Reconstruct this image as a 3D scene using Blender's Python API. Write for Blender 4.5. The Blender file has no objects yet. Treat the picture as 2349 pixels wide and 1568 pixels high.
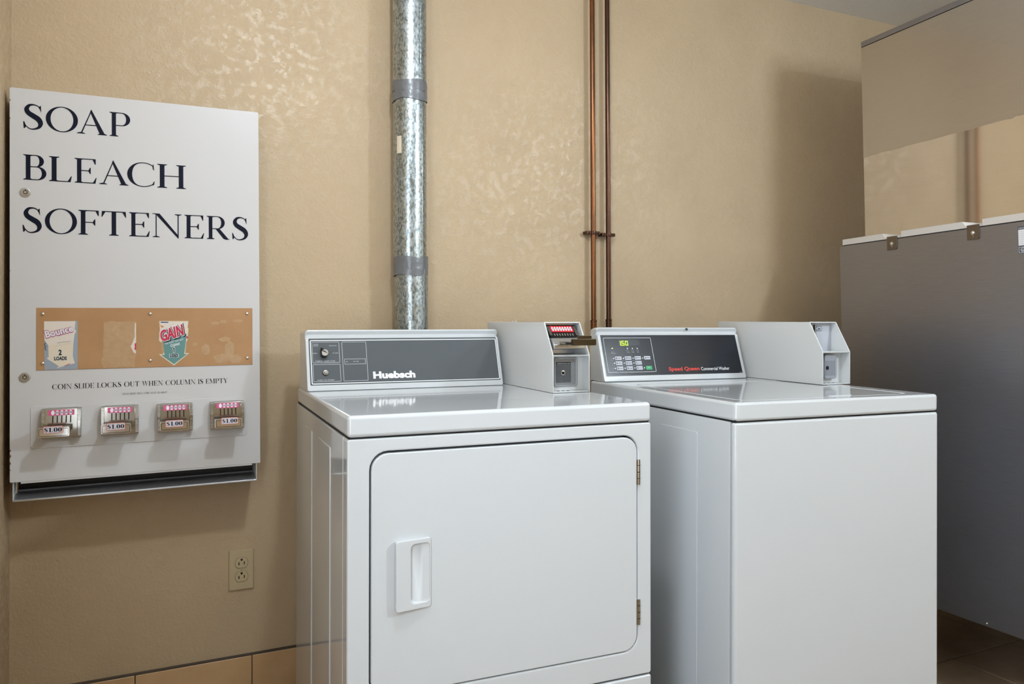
import bpy, bmesh, math, random
from mathutils import Matrix, Vector
random.seed(7)
S = bpy.context.scene
COL = S.collection
R = math.radians
pi = math.pi

# ------------------------------------------------------------------ camera
CZ = 1.0912
YAW, PITCH, ROLL, FPX, CY = 0.43614, 0.01133, -0.003605, 1784.836, 720.747
cd = bpy.data.cameras.new('camera')
cam = bpy.data.objects.new('camera', cd)
COL.objects.link(cam)
_r = Vector((math.cos(YAW), -math.sin(YAW), 0))
_f = Vector((math.sin(YAW) * math.cos(PITCH), math.cos(YAW) * math.cos(PITCH), math.sin(PITCH)))
_u = _r.cross(_f)
_r2 = math.cos(ROLL) * _r + math.sin(ROLL) * _u
_u2 = -math.sin(ROLL) * _r + math.cos(ROLL) * _u
M = Matrix.Identity(4)
for i in range(3):
    M[i][0] = _r2[i]; M[i][1] = _u2[i]; M[i][2] = -_f[i]
M[2][3] = CZ
cam.matrix_world = M
cd.sensor_width = 36
cd.lens = FPX / 2349 * 36
cd.shift_y = (CY - 784) / 2349
cd.clip_start = 0.02
S.camera = cam

# ------------------------------------------------------------------ world, lights, exposure
w = bpy.data.worlds.new('world'); S.world = w; w.use_nodes = True
w.node_tree.nodes['Background'].inputs[0].default_value = (0.75, 0.82, 1.0, 1)
w.node_tree.nodes['Background'].inputs[1].default_value = 0.1

def lamp(name, kind, loc, energy, col, size, rot=(0, 0, 0), sy=None):
    d = bpy.data.lights.new(name, kind); d.energy = energy; d.color = col
    if kind == 'POINT':
        d.shadow_soft_size = size
    else:
        d.shape = 'RECTANGLE' if sy else 'DISK'; d.size = size
        if sy: d.size_y = sy
    o = bpy.data.objects.new(name, d); COL.objects.link(o); o.location = loc; o.rotation_euler = rot
    return o
lamp('ceiling_lamp', 'POINT', (0.48, 1.00, 2.28), 31, (0.91, 1.0, 1.10), 0.045)
lamp('ceiling_lamp', 'POINT', (2.45, -0.35, 2.12), 82, (0.86, 1.0, 1.14), 0.09)
# fill light added at the left wall to brighten the machines' left sides
lamp('left_fill_light', 'AREA', (-.272, .36, 1.20), 22, (0.90, 1.0, 1.10), 1.5, (0, R(-90), 0), .62)
S.view_settings.view_transform = 'Standard'
S.view_settings.look = 'None'
S.view_settings.gamma = 1.0
S.view_settings.use_curve_mapping = False
S.view_settings.exposure = 0.0

# ------------------------------------------------------------------ materials
def lin(h):
    h = h.lstrip('#'); out = []
    for i in (0, 2, 4):
        c = int(h[i:i + 2], 16) / 255
        out.append(c / 12.92 if c <= .04045 else ((c + .055) / 1.055) ** 2.4)
    return (*out, 1)
def mat(name, col, rough=.5, metal=0, spec=.5, coat=0, emit=None, estr=1):
    m = bpy.data.materials.new(name); m.use_nodes = True
    b = m.node_tree.nodes['Principled BSDF']
    b.inputs['Base Color'].default_value = lin(col) if isinstance(col, str) else (*col, 1)
    b.inputs['Roughness'].default_value = rough
    b.inputs['Metallic'].default_value = metal
    b.inputs['Specular IOR Level'].default_value = spec
    b.inputs['Coat Weight'].default_value = coat
    b.inputs['Coat Roughness'].default_value = .04
    if emit:
        b.inputs['Emission Color'].default_value = lin(emit); b.inputs['Emission Strength'].default_value = estr
    return m
def nd(m, t, **k):
    n = m.node_tree.nodes.new(t)
    for a, v in k.items(): setattr(n, a, v)
    return n
def lk(m, a, b): m.node_tree.links.new(a, b)
def bsdf(m): return m.node_tree.nodes['Principled BSDF']
def coords(m, scale=(1, 1, 1), kind='Object'):
    tc = nd(m, 'ShaderNodeTexCoord'); mp = nd(m, 'ShaderNodeMapping')
    mp.inputs['Scale'].default_value = scale
    lk(m, tc.outputs[kind], mp.inputs['Vector']); return mp.outputs[0]
def noise(m, vec, scale, detail=3, rough=.5):
    n = nd(m, 'ShaderNodeTexNoise'); n.inputs['Scale'].default_value = scale
    n.inputs['Detail'].default_value = detail; n.inputs['Roughness'].default_value = rough
    lk(m, vec, n.inputs['Vector']); return n.outputs['Fac']
def ramp(m, fac, stops):
    r = nd(m, 'ShaderNodeValToRGB')
    el = r.color_ramp.elements
    while len(el) < len(stops): el.new(.5)
    for e, (p, c) in zip(el, stops):
        e.position = p; e.color = lin(c) if isinstance(c, str) else (c, c, c, 1)
    lk(m, fac, r.inputs[0]); return r.outputs[0]
def bump(m, h, strength, dist, prev=None):
    b = nd(m, 'ShaderNodeBump'); b.inputs['Strength'].default_value = strength; b.inputs['Distance'].default_value = dist
    lk(m, h, b.inputs['Height'])
    if prev: lk(m, prev, b.inputs['Normal'])
    lk(m, b.outputs[0], bsdf(m).inputs['Normal']); return b.outputs[0]

def wall_material():
    m = mat('painted_textured_wall', '#B9A384', .42, spec=.46)
    v = coords(m)
    c = ramp(m, noise(m, v, 3.0, 4), [(.3, '#B59F80'), (.7, '#BEA888')])
    lk(m, c, bsdf(m).inputs['Base Color'])
    # knock-down plaster: flat plateaus over a slightly rougher ground
    wp = nd(m, 'ShaderNodeVectorMath', operation='ADD'); lk(m, v, wp.inputs[0])
    nz = nd(m, 'ShaderNodeTexNoise'); nz.inputs['Scale'].default_value = 30; lk(m, v, nz.inputs['Vector'])
    ws = nd(m, 'ShaderNodeVectorMath', operation='SCALE'); ws.inputs['Scale'].default_value = .02
    lk(m, nz.outputs['Color'], ws.inputs[0]); lk(m, ws.outputs[0], wp.inputs[1])
    mask = ramp(m, noise(m, wp.outputs[0], 46, 6, .64), [(.46, 0.0), (.56, 1.0)])
    b1 = bump(m, mask, .34, .0012)
    b2 = bump(m, noise(m, v, 150, 4, .6), .60, .0018, b1)
    rr = ramp(m, mask, [(0.0, .60), (1.0, .30)])
    lk(m, rr, bsdf(m).inputs['Roughness'])
    return m
WALL = wall_material()
CEIL = mat('ceiling_paint', '#ECEAE4', .9); v = coords(CEIL); bump(CEIL, noise(CEIL, v, 110, 4, .7), .7, .005)
WHITE = mat('white_enamel', '#C8CCCF', .09, spec=.5, coat=.3)
WHITE2 = mat('white_painted_steel', '#D0D2D2', .30, spec=.45)
DISP = mat('dispenser_enamel', '#CBCACA', .34, spec=.35)
CREAM = mat('off_white_plastic', '#CFC9C3', .5)
BLACK = mat('black_plastic', '#0B0B0C', .35)
DARK = mat('dark_gap', '#060606', .8)
INK = mat('navy_ink', '#121626', .45, spec=.12)
INKB = mat('black_ink', '#08080B', .45, spec=.12)
CHROME = mat('chrome', (.72, .70, .67), .10, 1)
MECH = mat('worn_chrome', (.46, .44, .40), .16, 1)
BRONZE = mat('dark_chrome', (.11, .095, .07), .12, 1)
SATIN = mat('satin_metal', (.62, .62, .62), .28, 1)
STEEL = mat('zinc_screw', (.72, .70, .66), .22, 1)
ALU = mat('aluminium', (.60, .62, .66), .30, 1)
PANEL = mat('grey_control_film', '#53585C', .13, spec=.5)
v = coords(PANEL, (1, 1, 1)); bump(PANEL, noise(PANEL, v, 500, 2), .08, .0004)
PANELW = mat('charcoal_control_film', '#1B1E24', .16, spec=.35)
vw = coords(PANELW, (4, 4, 220))
_c = ramp(PANELW, noise(PANELW, vw, 3, 3), [(.35, '#1C1F26'), (.65, '#20232A')]); lk(PANELW, _c, bsdf(PANELW).inputs['Base Color'])
WINK = mat('white_ink', '#EEF1F3', .5)
GINK = mat('pale_grey_ink', '#B4BABE', .5)
RED = mat('red_ink', '#D63A2E', .5)
KEY = mat('grey_key', '#B9BCC6', .4)
GREEN = mat('green_key', '#0B9A5A', .4)
LED = mat('green_led', '#101400', .5, emit='#BFFF20', estr=2.2)
LEDOFF = mat('white_led', '#E8EAEC', .3)
WINDOW = mat('display_window', '#24262C', .12)
COIN_RED = mat('red_label', '#C0202A', .4)
PINK = mat('pink_label', '#CE4E86', .35)
OVAL = mat('white_oval', '#E6E6EA', .4)
PRICE = mat('price_sticker', '#CFCBD6', .4)
PRICEB = mat('price_sticker_border', '#D0765E', .4)
IVORY = mat('ivory_plastic', '#B9A987', .32)
IVORY2 = mat('ivory_socket', '#BBAA86', .38)
TAN = mat('tan_board', '#B98A5A', .5)
v = coords(TAN); _c = ramp(TAN, noise(TAN, v, 9, 5, .6), [(.35, '#A67C52'), (.65, '#AF865C')]); lk(TAN, _c, bsdf(TAN).inputs['Base Color'])
GLUE = mat('glue_residue', '#BF9A70', .6)
v = coords(GLUE); _c = ramp(GLUE, noise(GLUE, v, 60, 5, .7), [(.35, '#AE8B66'), (.65, '#B89873')]); lk(GLUE, _c, bsdf(GLUE).inputs['Base Color'])
PAPER = mat('sticker_paper', '#DDD3C8', .5)
PAPERC = mat('sticker_cream', '#DDD1BC', .5)
PAPERG = mat('sticker_grey_blue', '#93A0AC', .5)
MAG = mat('magenta_ink', '#A02A70', .5)
CRIM = mat('crimson_ink', '#BE1F45', .5)
TEAL = mat('teal_ink', '#5F8C8A', .5)
SKYB = mat('blue_ink', '#35507E', .5)
ORAN = mat('orange_ink', '#D08A50', .5)
RUST = mat('rust', '#7A5540', .8)

def galvanized():
    m = mat('galvanized_steel', (.62, .65, .67), .30, .9)
    v = coords(m, (1, 1, .55))
    vo = nd(m, 'ShaderNodeTexVoronoi'); vo.inputs['Scale'].default_value = 150
    n = noise(m, v, 60, 3); mx = nd(m, 'ShaderNodeVectorMath', operation='SCALE')
    lk(m, v, vo.inputs['Vector'])
    c = ramp(m, noise(m, v, 190, 3, .6), [(.40, '#7E888A'), (.50, '#A9B2B5'), (.64, '#BCC5C8')])
    lk(m, c, bsdf(m).inputs['Base Color'])
    r = ramp(m, n, [(.35, .22), (.65, .42)]); lk(m, r, bsdf(m).inputs['Roughness'])
    bump(m, noise(m, coords(m, (1, 1, .15)), 14, 2), .35, .004)
    return m
GALV = galvanized()
TAPE = mat('grey_duct_tape', '#73767A', .33, .25)
v = coords(TAPE, (1, 1, 1)); bump(TAPE, noise(TAPE, v, 28, 3), .8, .004)
def copper(name, a, b):
    m = mat(name, a, .28, 1)
    v = coords(m, (1, 1, .12)); c = ramp(m, noise(m, v, 40, 4, .6), [(.3, a), (.7, b)])
    lk(m, c, bsdf(m).inputs['Base Color']); return m
COPPER = copper('aged_copper', '#5C4230', '#94603F')
COPPERD = copper('dark_copper', '#44332B', '#66493C')
def brushed(name, a, b, rough, sc=(1, 3, 260), bmp=.10):
    m = mat(name, a, rough, 1)
    v = coords(m, sc); n = noise(m, v, 4, 3, .6)
    c = ramp(m, n, [(.3, a), (.7, b)]); lk(m, c, bsdf(m).inputs['Base Color'])
    bump(m, n, bmp, .0006)
    return m
BRUSH = brushed('brushed_stainless', '#96969C', '#A4A4AA', .38)
BRUSHU = brushed('polished_stainless', '#D8D2CA', '#E0DAD2', .07, bmp=.015)
FILM = brushed('filmed_stainless', '#C4BFB8', '#CCC7C0', .28, bmp=.05)
def stone(name, a, b, c_):
    m = mat(name, a, .38)
    v = coords(m, (1, 1, 1), 'Object')
    oi = nd(m, 'ShaderNodeObjectInfo'); ad = nd(m, 'ShaderNodeVectorMath', operation='ADD')
    sc = nd(m, 'ShaderNodeVectorMath', operation='SCALE'); sc.inputs['Scale'].default_value = 3.0
    lk(m, oi.outputs['Location'], sc.inputs[0]); lk(m, v, ad.inputs[0]); lk(m, sc.outputs[0], ad.inputs[1])
    c = ramp(m, noise(m, ad.outputs[0], 7, 6, .62), [(.3, a), (.52, b), (.72, c_)])
    lk(m, c, bsdf(m).inputs['Base Color'])
    bump(m, noise(m, ad.outputs[0], 30, 4), .15, .002); return m
TILEW = stone('beige_wall_tile', '#B9966A', '#C4A176', '#CBA97F')
TILEF = stone('brown_floor_tile', '#7C6A58', '#8C7A66', '#96806A')
GROUT = mat('grout', '#5E5144', .9)

# ------------------------------------------------------------------ mesh builder
STUFF = {'ribs', 'label_ovals', 'coin_slots', 'oval_print', 'grid_relief', 'floor_holes', 'top_bolts', 'indicator_dots', 'divider_lines', 'panel_icons', 'wear_specks', 'rust_chips', 'frame_lines'}
class MB:
    def __init__(s, T=None):
        s.v = []; s.f = []; s.T = T
    def add(s, vs, fs, T=None):
        n = len(s.v)
        for p in vs:
            p = Vector(p)
            if T is not None: p = T @ p
            if s.T is not None: p = s.T @ p
            s.v.append(p)
        s.f += [tuple(n + i for i in f) for f in fs]
        return s
    def box(s, x0, x1, y0, y1, z0, z1, T=None):
        vs = [(x, y, z) for z in (z0, z1) for y in (y0, y1) for x in (x0, x1)]
        return s.add(vs, [(0, 2, 3, 1), (4, 5, 7, 6), (0, 1, 5, 4), (2, 6, 7, 3), (0, 4, 6, 2), (1, 3, 7, 5)], T)
    def prism(s, poly, axis, a, b, T=None):
        """poly 2-D points; axis x: (y,z); y: (x,z); z: (x,y)"""
        def P(p, t):
            return (t, p[0], p[1]) if axis == 'x' else (p[0], t, p[1]) if axis == 'y' else (p[0], p[1], t)
        n = len(poly)
        vs = [P(p, a) for p in poly] + [P(p, b) for p in poly]
        fs = [tuple(range(n)), tuple(range(2 * n - 1, n - 1, -1))]
        fs += [(i, i + n, (i + 1) % n + n, (i + 1) % n) for i in range(n)]
        return s.add(vs, fs, T)
    def cyl(s, c, axis, r, a, b, n=20, r2=None, T=None):
        r2 = r if r2 is None else r2
        vs = []
        for t, rr in ((a, r), (b, r2)):
            for i in range(n):
                an = 2 * pi * i / n; p, q = rr * math.cos(an), rr * math.sin(an)
                vs.append((t, c[0] + p, c[1] + q) if axis == 'x' else (c[0] + p, t, c[1] + q) if axis == 'y' else (c[0] + p, c[1] + q, t))
        fs = [tuple(range(n)), tuple(range(2 * n - 1, n - 1, -1))] + [(i, i + n, (i + 1) % n + n, (i + 1) % n) for i in range(n)]
        return s.add(vs, fs, T)
    def lathe(s, c, axis, prof, n=24, T=None):
        """prof: list of (r, t) along axis"""
        vs = []
        for rr, t in prof:
            for i in range(n):
                an = 2 * pi * i / n; p, q = rr * math.cos(an), rr * math.sin(an)
                vs.append((c[0] + t, c[1] + p, c[2] + q) if axis == 'x' else (c[0] + p, c[1] + t, c[2] + q) if axis == 'y' else (c[0] + p, c[1] + q, c[2] + t))
        fs = []
        for k in range(len(prof) - 1):
            fs += [(k * n + i, k * n + (i + 1) % n, (k + 1) * n + (i + 1) % n, (k + 1) * n + i) for i in range(n)]
        fs += [tuple(range(n))[::-1], tuple((len(prof) - 1) * n + i for i in range(n))]
        return s.add(vs, fs, T)
    def ring(s, outer, inner, a, b, T=None):
        """plate in x-z with a hole; outer, inner same count; from y=a to y=b"""
        n = len(outer); vs = []
        for t in (a, b):
            vs += [(p[0], t, p[1]) for p in outer] + [(p[0], t, p[1]) for p in inner]
        fs = []
        for i in range(n):
            j = (i + 1) % n
            fs += [(i, j, n + j, n + i), (2 * n + i, 3 * n + i, 3 * n + j, 2 * n + j), (i, 2 * n + i, 2 * n + j, j), (n + i, n + j, 3 * n + j, 3 * n + i)]
        return s.add(vs, fs, T)
    def strip(s, pts, ws, y=0, T=None):
        """flat variable-width stroke in x-z at depth y"""
        MB.cnt += 1; y -= (MB.cnt % 12) * 1.5e-5
        n = len(pts); L = []; Rr = []
        for i in range(n):
            a = Vector(pts[max(i - 1, 0)]); b = Vector(pts[min(i + 1, n - 1)])
            d = (b - a); d = d.normalized() if d.length > 1e-9 else Vector((1, 0))
            nn = Vector((-d.y, d.x)); wv = ws[i] if hasattr(ws, '__len__') else ws
            L.append(Vector(pts[i]) + nn * wv / 2); Rr.append(Vector(pts[i]) - nn * wv / 2)
        vs = [(p.x, y, p.y) for p in L] + [(p.x, y, p.y) for p in Rr]
        return s.add(vs, [(i, i + 1, n + i + 1, n + i) for i in range(n - 1)], T)
    cnt = 0
    def poly(s, pts, y=0, T=None):
        MB.cnt += 1; y -= (MB.cnt % 12) * 1.5e-5
        return s.add([(p[0], y, p[1]) for p in pts], [tuple(range(len(pts)))], T)
    def build(s, name, m, parent=None, bevel=0, seg=2, T=None, kind=None, label=None, smooth=True, nofix=False):
        me = bpy.data.meshes.new(name)
        bm = bmesh.new()
        vv = [bm.verts.new(T @ p if T is not None else p) for p in s.v]
        for f in s.f:
            try: bm.faces.new([vv[i] for i in f])
            except ValueError: pass
        if not nofix:
            bmesh.ops.remove_doubles(bm, verts=bm.verts, dist=1e-6)
            bmesh.ops.dissolve_degenerate(bm, dist=1e-6, edges=bm.edges)
            bmesh.ops.recalc_face_normals(bm, faces=bm.faces)
        if bevel:
            es = [e for e in bm.edges if len(e.link_faces) == 2 and e.calc_face_angle(0) > R(25)]
            bmesh.ops.bevel(bm, geom=es, offset=bevel, segments=seg, profile=.5, affect='EDGES', clamp_overlap=True)
        bm.to_mesh(me); bm.free()
        if smooth:
            for p in me.polygons: p.use_smooth = True
            me.set_sharp_from_angle(angle=R(40))
        me.materials.append(m)
        o = bpy.data.objects.new(name, me); COL.objects.link(o)
        if bevel and smooth:
            wn = o.modifiers.new('weighted', 'WEIGHTED_NORMAL'); wn.keep_sharp = True; wn.weight = 100
        if parent: o.parent = parent
        if kind or name in STUFF: o['kind'] = kind or 'stuff'
        if label: o['label'] = label
        return o
def thing(name, label, cat, MW=None, group=None):
    o = bpy.data.objects.new(name, None); COL.objects.link(o); o.empty_display_size = .05
    if MW is not None: o.matrix_world = MW
    o['label'] = label; o['category'] = cat
    if group: o['group'] = group
    return o
def rrect(x0, x1, z0, z1, r, n=6):
    pts = []
    for cx, cz, a0 in ((x1 - r, z1 - r, 0), (x0 + r, z1 - r, 90), (x0 + r, z0 + r, 180), (x1 - r, z0 + r, 270)):
        for i in range(n + 1):
            a = R(a0 + 90 * i / n); pts.append((cx + r * math.cos(a), cz + r * math.sin(a)))
    return pts
def ell(cx, cz, rx, rz, n=20):
    return [(cx + rx * math.cos(2 * pi * i / n), cz + rz * math.sin(2 * pi * i / n)) for i in range(n)]
def blob(cx, cz, rx, rz, n=18, j=.25):
    return [(cx + rx * (1 + j * (random.random() - .5)) * math.cos(2 * pi * i / n), cz + rz * (1 + j * (random.random() - .5)) * math.sin(2 * pi * i / n)) for i in range(n)]
def outline(x0, x1, z0, z1, r, t, n=6):
    return rrect(x0, x1, z0, z1, r, n), rrect(x0 + t, x1 - t, z0 + t, z1 - t, max(r - t, .0004), n)
def rotm(yaw, rl, tl):
    return Matrix.Rotation(yaw, 4, 'Z') @ Matrix.Rotation(rl, 4, 'Y') @ Matrix.Rotation(tl, 4, 'X')
def Tr(x, y, z): return Matrix.Translation((x, y, z))
XZ = Matrix(((1, 0, 0, 0), (0, 0, -1, 0), (0, 1, 0, 0), (0, 0, 0, 1)))   # text plane (x,y) -> (x,z), facing -y

def text(s, name, m, parent, x, z, h, width=None, y=0, T=None, bold=0, label=None, slant=0, rot=0, depth=0, center=False):
    """lettering in the x-z plane with cap height h, left edge x, baseline z"""
    c = bpy.data.curves.new(name, 'FONT'); c.body = s; c.size = 1; c.offset = bold; c.shear = slant; c.resolution_u = 3
    c.extrude = depth
    t = bpy.data.objects.new('tmp', c); COL.objects.link(t)
    me = bpy.data.meshes.new_from_object(t.evaluated_get(bpy.context.evaluated_depsgraph_get()))
    bpy.data.objects.remove(t); bpy.data.curves.remove(c)
    xs = [v.co.x for v in me.vertices]; x0, x1 = min(xs), max(xs)
    k = h / .73
    kx = width / (x1 - x0) if width else k
    ox = x - (x1 - x0) * kx / 2 if center else x
    MM = (T if T is not None else Matrix.Identity(4)) @ Tr(ox, y, z) @ Matrix.Rotation(-rot, 4, 'Y') @ XZ @ Matrix.Diagonal((kx, k, 1, 1)) @ Tr(-x0, 0, 0)
    me.transform(MM); me.name = name
    me.materials.clear(); me.materials.append(m)
    o = bpy.data.objects.new(name, me); COL.objects.link(o)
    if parent: o.parent = parent
    if label: o['label'] = label
    return o

# ------------------------------------------------------------------ serif alphabet (cap height 1)
TH, HA = .150, .034
def _serif(mb, x, w, y, up, e=.085, y_=0):
    d = 1 if up else -1
    mb.poly([(x - e, y), (x + w + e, y), (x + w + e, y + .022 * d), (x + w, y + .06 * d), (x, y + .06 * d), (x - e, y + .022 * d)])
def _stem(mb, x, w=TH, y0=0, y1=1, b=True, t=True, e=.085):
    mb.poly([(x, y0), (x + w, y0), (x + w, y1), (x, y1)])
    if b: _serif(mb, x, w, y0, True, e)
    if t: _serif(mb, x, w, y1, False, e)
def _curve(pts, n=7):
    out = []
    P = [pts[0]] + list(pts) + [pts[-1]]
    for i in range(1, len(P) - 2):
        for k in range(n):
            t = k / n
            out.append(tuple(.5 * ((2 * P[i][j]) + (-P[i - 1][j] + P[i + 1][j]) * t + (2 * P[i - 1][j] - 5 * P[i][j] + 4 * P[i + 1][j] - P[i + 2][j]) * t * t + (-P[i - 1][j] + 3 * P[i][j] - 3 * P[i + 1][j] + P[i + 2][j]) * t ** 3) for j in range(3)))
    out.append(tuple(pts[-1])); return out
def _brush(mb, pts):
    c = _curve(pts); mb.strip([(p[0], p[1]) for p in c], [max(p[2], .01) for p in c])
def _bowl(mb, x, y0, y1, r):
    """right-hand half bowl from stem edge x, reaching x+r"""
    n = 16; o = []; i_ = []
    my = (y0 + y1) / 2; hh = (y1 - y0) / 2; f = r * .42
    def pt(t, rx, ry): return (x + f + (rx - f) * math.cos(t), my + ry * math.sin(t))
    o = [(x, y1)] + [pt(pi / 2 - pi * k / n, r, hh) for k in range(n + 1)] + [(x, y0)]
    i_ = [(x, y1 - HA)] + [pt(pi / 2 - pi * k / n, r - TH, hh - HA) for k in range(n + 1)] + [(x, y0 + HA)]
    for k in range(len(o) - 1): mb.poly([o[k], o[k + 1], i_[k + 1], i_[k]])
def _ring(mb, w, a0=0, a1=360, tilt=0.06):
    n = 40; cx = w / 2
    pts = []
    for k in range(n + 1):
        a = R(a0 + (a1 - a0) * k / n)
        o = (cx + w / 2 * math.cos(a), .5 + .515 * math.sin(a))
        th = HA + (TH + .01 - HA) * abs(math.cos(a - tilt * 3)) ** 1.5
        rx, ry = w / 2 - TH - .01, .515 - HA
        i_ = (cx + rx * math.cos(a) , .5 + ry * math.sin(a) * 1.0)
        pts.append((o, i_))
    for k in range(n): mb.poly([pts[k][0], pts[k + 1][0], pts[k + 1][1], pts[k][1]])
def glyph(mb, ch):
    """draws ch, returns natural width"""
    if ch == 'S':
        _brush(mb, [(.575, .80, .03), (.50, .93, .035), (.36, .985, .05), (.20, .95, .10), (.115, .80, .155), (.17, .655, .18), (.33, .54, .20), (.50, .42, .20), (.575, .26, .165), (.52, .10, .10), (.36, .02, .055), (.20, .03, .035), (.06, .17, .03)])
        mb.poly([(.60, .70), (.585, .98), (.53, .93), (.57, .76)]); mb.poly([(.02, .02), (.0, .30), (.035, .30), (.10, .12), (.07, .05)]); return .66
    if ch == 'O' or ch == '0':
        w = 1.10 if ch == 'O' else .62
        _ring(mb, w); return w
    if ch in 'CG':
        w = 1.0
        n = 40; cx = .53
        for k in range(n):
            q = []
            for kk in (k, k + 1):
                a = R(48 + (312 - 48) * kk / n)
                fade = min(1, min(kk, n - kk) / 9)
                th = (HA + (TH + .015 - HA) * max(0, -math.cos(a)) ** .9) if math.cos(a) < 0 else HA * (1 + .3 * fade)
                q.append(((cx + .53 * math.cos(a), .5 + .515 * math.sin(a)), (cx + (.53 - th) * math.cos(a), .5 + (.515 - max(HA, th * .25)) * math.sin(a))))
            mb.poly([q[0][0], q[1][0], q[1][1], q[0][1]])
        mb.poly([(.90, .70), (.88, .99), (.84, .88), (.86, .74)])
        if ch == 'C': mb.poly([(.92, .26), (.90, .10), (.84, .06), (.87, .20)]); return .94
        _stem(mb, .78, TH, .06, .42, False, True); return 1.0
    if ch == 'D': _stem(mb, .09); _bowl(mb, .09 + TH, 0, 1, .68); return .93
    if ch == 'B': _stem(mb, .09); _bowl(mb, .09 + TH - .01, .51, 1, .45); _bowl(mb, .09 + TH - .01, 0, .545, .53); return .78
    if ch in 'PR':
        _stem(mb, .09); _bowl(mb, .09 + TH - .01, .44, 1, .53)
        if ch == 'P': return .77
        mb.poly([(.36, .46), (.54, .46), (.90, .04), (.98, .0), (.80, -.01), (.70, .03)]); return .94
    if ch == 'A':
        mb.poly([(.13, 0), (.18, 0), (.50, .90), (.50, 1.0)]); mb.poly([(.50, 1.02), (.46, .92), (.80, 0), (.98, 0)])
        mb.poly([(.27, .35), (.72, .35), (.72, .385), (.27, .385)]); _serif(mb, .12, .06, 0, True, .11); _serif(mb, .80, .16, 0, True, .08); return 1.06
    if ch in 'EFL':
        _stem(mb, .09)
        w = .76 if ch == 'E' else .70
        if ch in 'EF':
            mb.poly([(.2, .966), (w - .06, .966), (w - .02, .78), (w - .045, .78), (w - .09, .90), (w - .14, 1), (.2, 1)]); mb.poly([(w - .14, 1), (w - .02, 1), (w - .02, .78), (w - .10, .93)])
            mb.poly([(.2, .49), (.54, .49), (.54, .525), (.2, .525)]); mb.poly([(.54, .38), (.565, .38), (.565, .64), (.54, .64), (.48, .525), (.48, .49)])
        if ch in 'EL':
            mb.poly([(.2, 0), (w - .08, 0), (w - .08, .036), (.2, .036)]); mb.poly([(w - .16, 0), (w - .03, 0), (w + .01, .24), (w - .015, .24), (w - .10, .07)])
        return w
    if ch == 'T':
        _stem(mb, .34, TH, 0, 1, True, False); mb.poly([(.04, .962), (.79, .962), (.79, 1), (.04, 1)])
        mb.poly([(.0, .76), (.025, .76), (.13, .962), (.08, 1), (.015, 1)]); mb.poly([(.83, .76), (.805, .76), (.70, .962), (.75, 1), (.815, 1)]); return .83
    if ch == 'H':
        _stem(mb, .09); _stem(mb, .70); mb.poly([(.2, .49), (.75, .49), (.75, .525), (.2, .525)]); return .94
    if ch == 'I': _stem(mb, .09); return .33
    if ch == 'N':
        _stem(mb, .13, .035, 0, 1, True, False, .10); mb.poly([(.02, 1), (.26, 1), (.88, .10), (.88, -.04), (.14, .96), (.02, .98)]); _stem(mb, .86, .035, -.02, 1, False, True, .10); return 1.0
    if ch == 'M':
        _stem(mb, .13, .04, 0, 1, True, False, .09); mb.poly([(.05, 1), (.24, 1), (.60, .16), (.56, .0)]); mb.poly([(.56, 0), (.60, .12), (.92, 1), (.88, 1)]); _stem(mb, .88, TH); return 1.15
    if ch == 'U': _stem(mb, .09, TH, .25, 1, False, True); _stem(mb, .74, .035, .25, 1, False, True); _brush(mb, [(.165, .27, .15), (.22, .10, .11), (.42, .015, .05), (.66, .08, .04), (.757, .27, .035)]); return .92
    if ch == 'V': mb.poly([(.08, 1), (.26, 1), (.53, .12), (.48, -.02)]); mb.poly([(.48, -.02), (.53, .10), (.86, 1), (.82, 1)]); _serif(mb, .08, .17, 1, False, .07); _serif(mb, .81, .05, 1, False, .09); return .96
    if ch == 'W':
        for d in (0, .50): mb.poly([(.08 + d, 1), (.25 + d, 1), (.46 + d, .10), (.42 + d, -.02)]); mb.poly([(.42 + d, -.02), (.46 + d, .10), (.70 + d, 1), (.66 + d, 1)])
        _serif(mb, .08, .16, 1, False, .07); _serif(mb, .58, .16, 1, False, .05); _serif(mb, 1.15, .05, 1, False, .08); return 1.28
    if ch == 'K': _stem(mb, .09); mb.poly([(.24, .42), (.74, 1), (.79, 1), (.30, .40)]); mb.poly([(.36, .52), (.48, .64), (.96, 0), (.76, 0)]); _serif(mb, .73, .06, 1, False, .08); _serif(mb, .77, .16, 0, True, .05); return .96
    if ch == 'Y': _stem(mb, .38, TH, 0, .46, True, False); mb.poly([(.06, 1), (.24, 1), (.53, .46), (.38, .42)]); mb.poly([(.48, .42), (.53, .46), (.86, 1), (.81, 1)]); _serif(mb, .06, .17, 1, False, .06); _serif(mb, .80, .06, 1, False, .08); return .92
    if ch == '.': mb.poly(ell(.10, .08, .085, .085, 10)); return .24
    if ch == ',': mb.poly([(.04, .14), (.16, .14), (.12, -.05), (.05, -.15)]); return .22
    if ch == '1': _stem(mb, .20, TH, 0, 1, True, False, .10); mb.poly([(.04, .84), (.20, 1.0), (.22, 1.0), (.22, .88)]); return .52
    if ch == '4': _stem(mb, .38, TH, 0, 1, True, False, .07); mb.poly([(.02, .25), (.62, .25), (.62, .31), (.02, .31)]); mb.poly([(.02, .31), (.09, .31), (.45, 1), (.38, 1)]); return .68
    if ch == '6': _ring(MBs := MB(), .6); mb.add([(p.x, p.y, p.z * .6) for p in MBs.v], MBs.f); _brush(mb, [(.09, .35, .13), (.18, .75, .10), (.50, .99, .04)]); return .66
    if ch == '7': mb.poly([(.04, .90), (.60, .90), (.60, 1), (.04, 1)]); mb.poly([(.52, .92), (.60, .92), (.34, 0), (.20, 0)]); return .64
    if ch == '$':
        t = MB(); glyph(t, 'S'); mb.add([(p.x * .9, p.y, p.z * .9 + .05) for p in t.v], t.f); mb.poly([(.28, -.08), (.33, -.08), (.33, 1.08), (.28, 1.08)]); return .62
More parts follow.
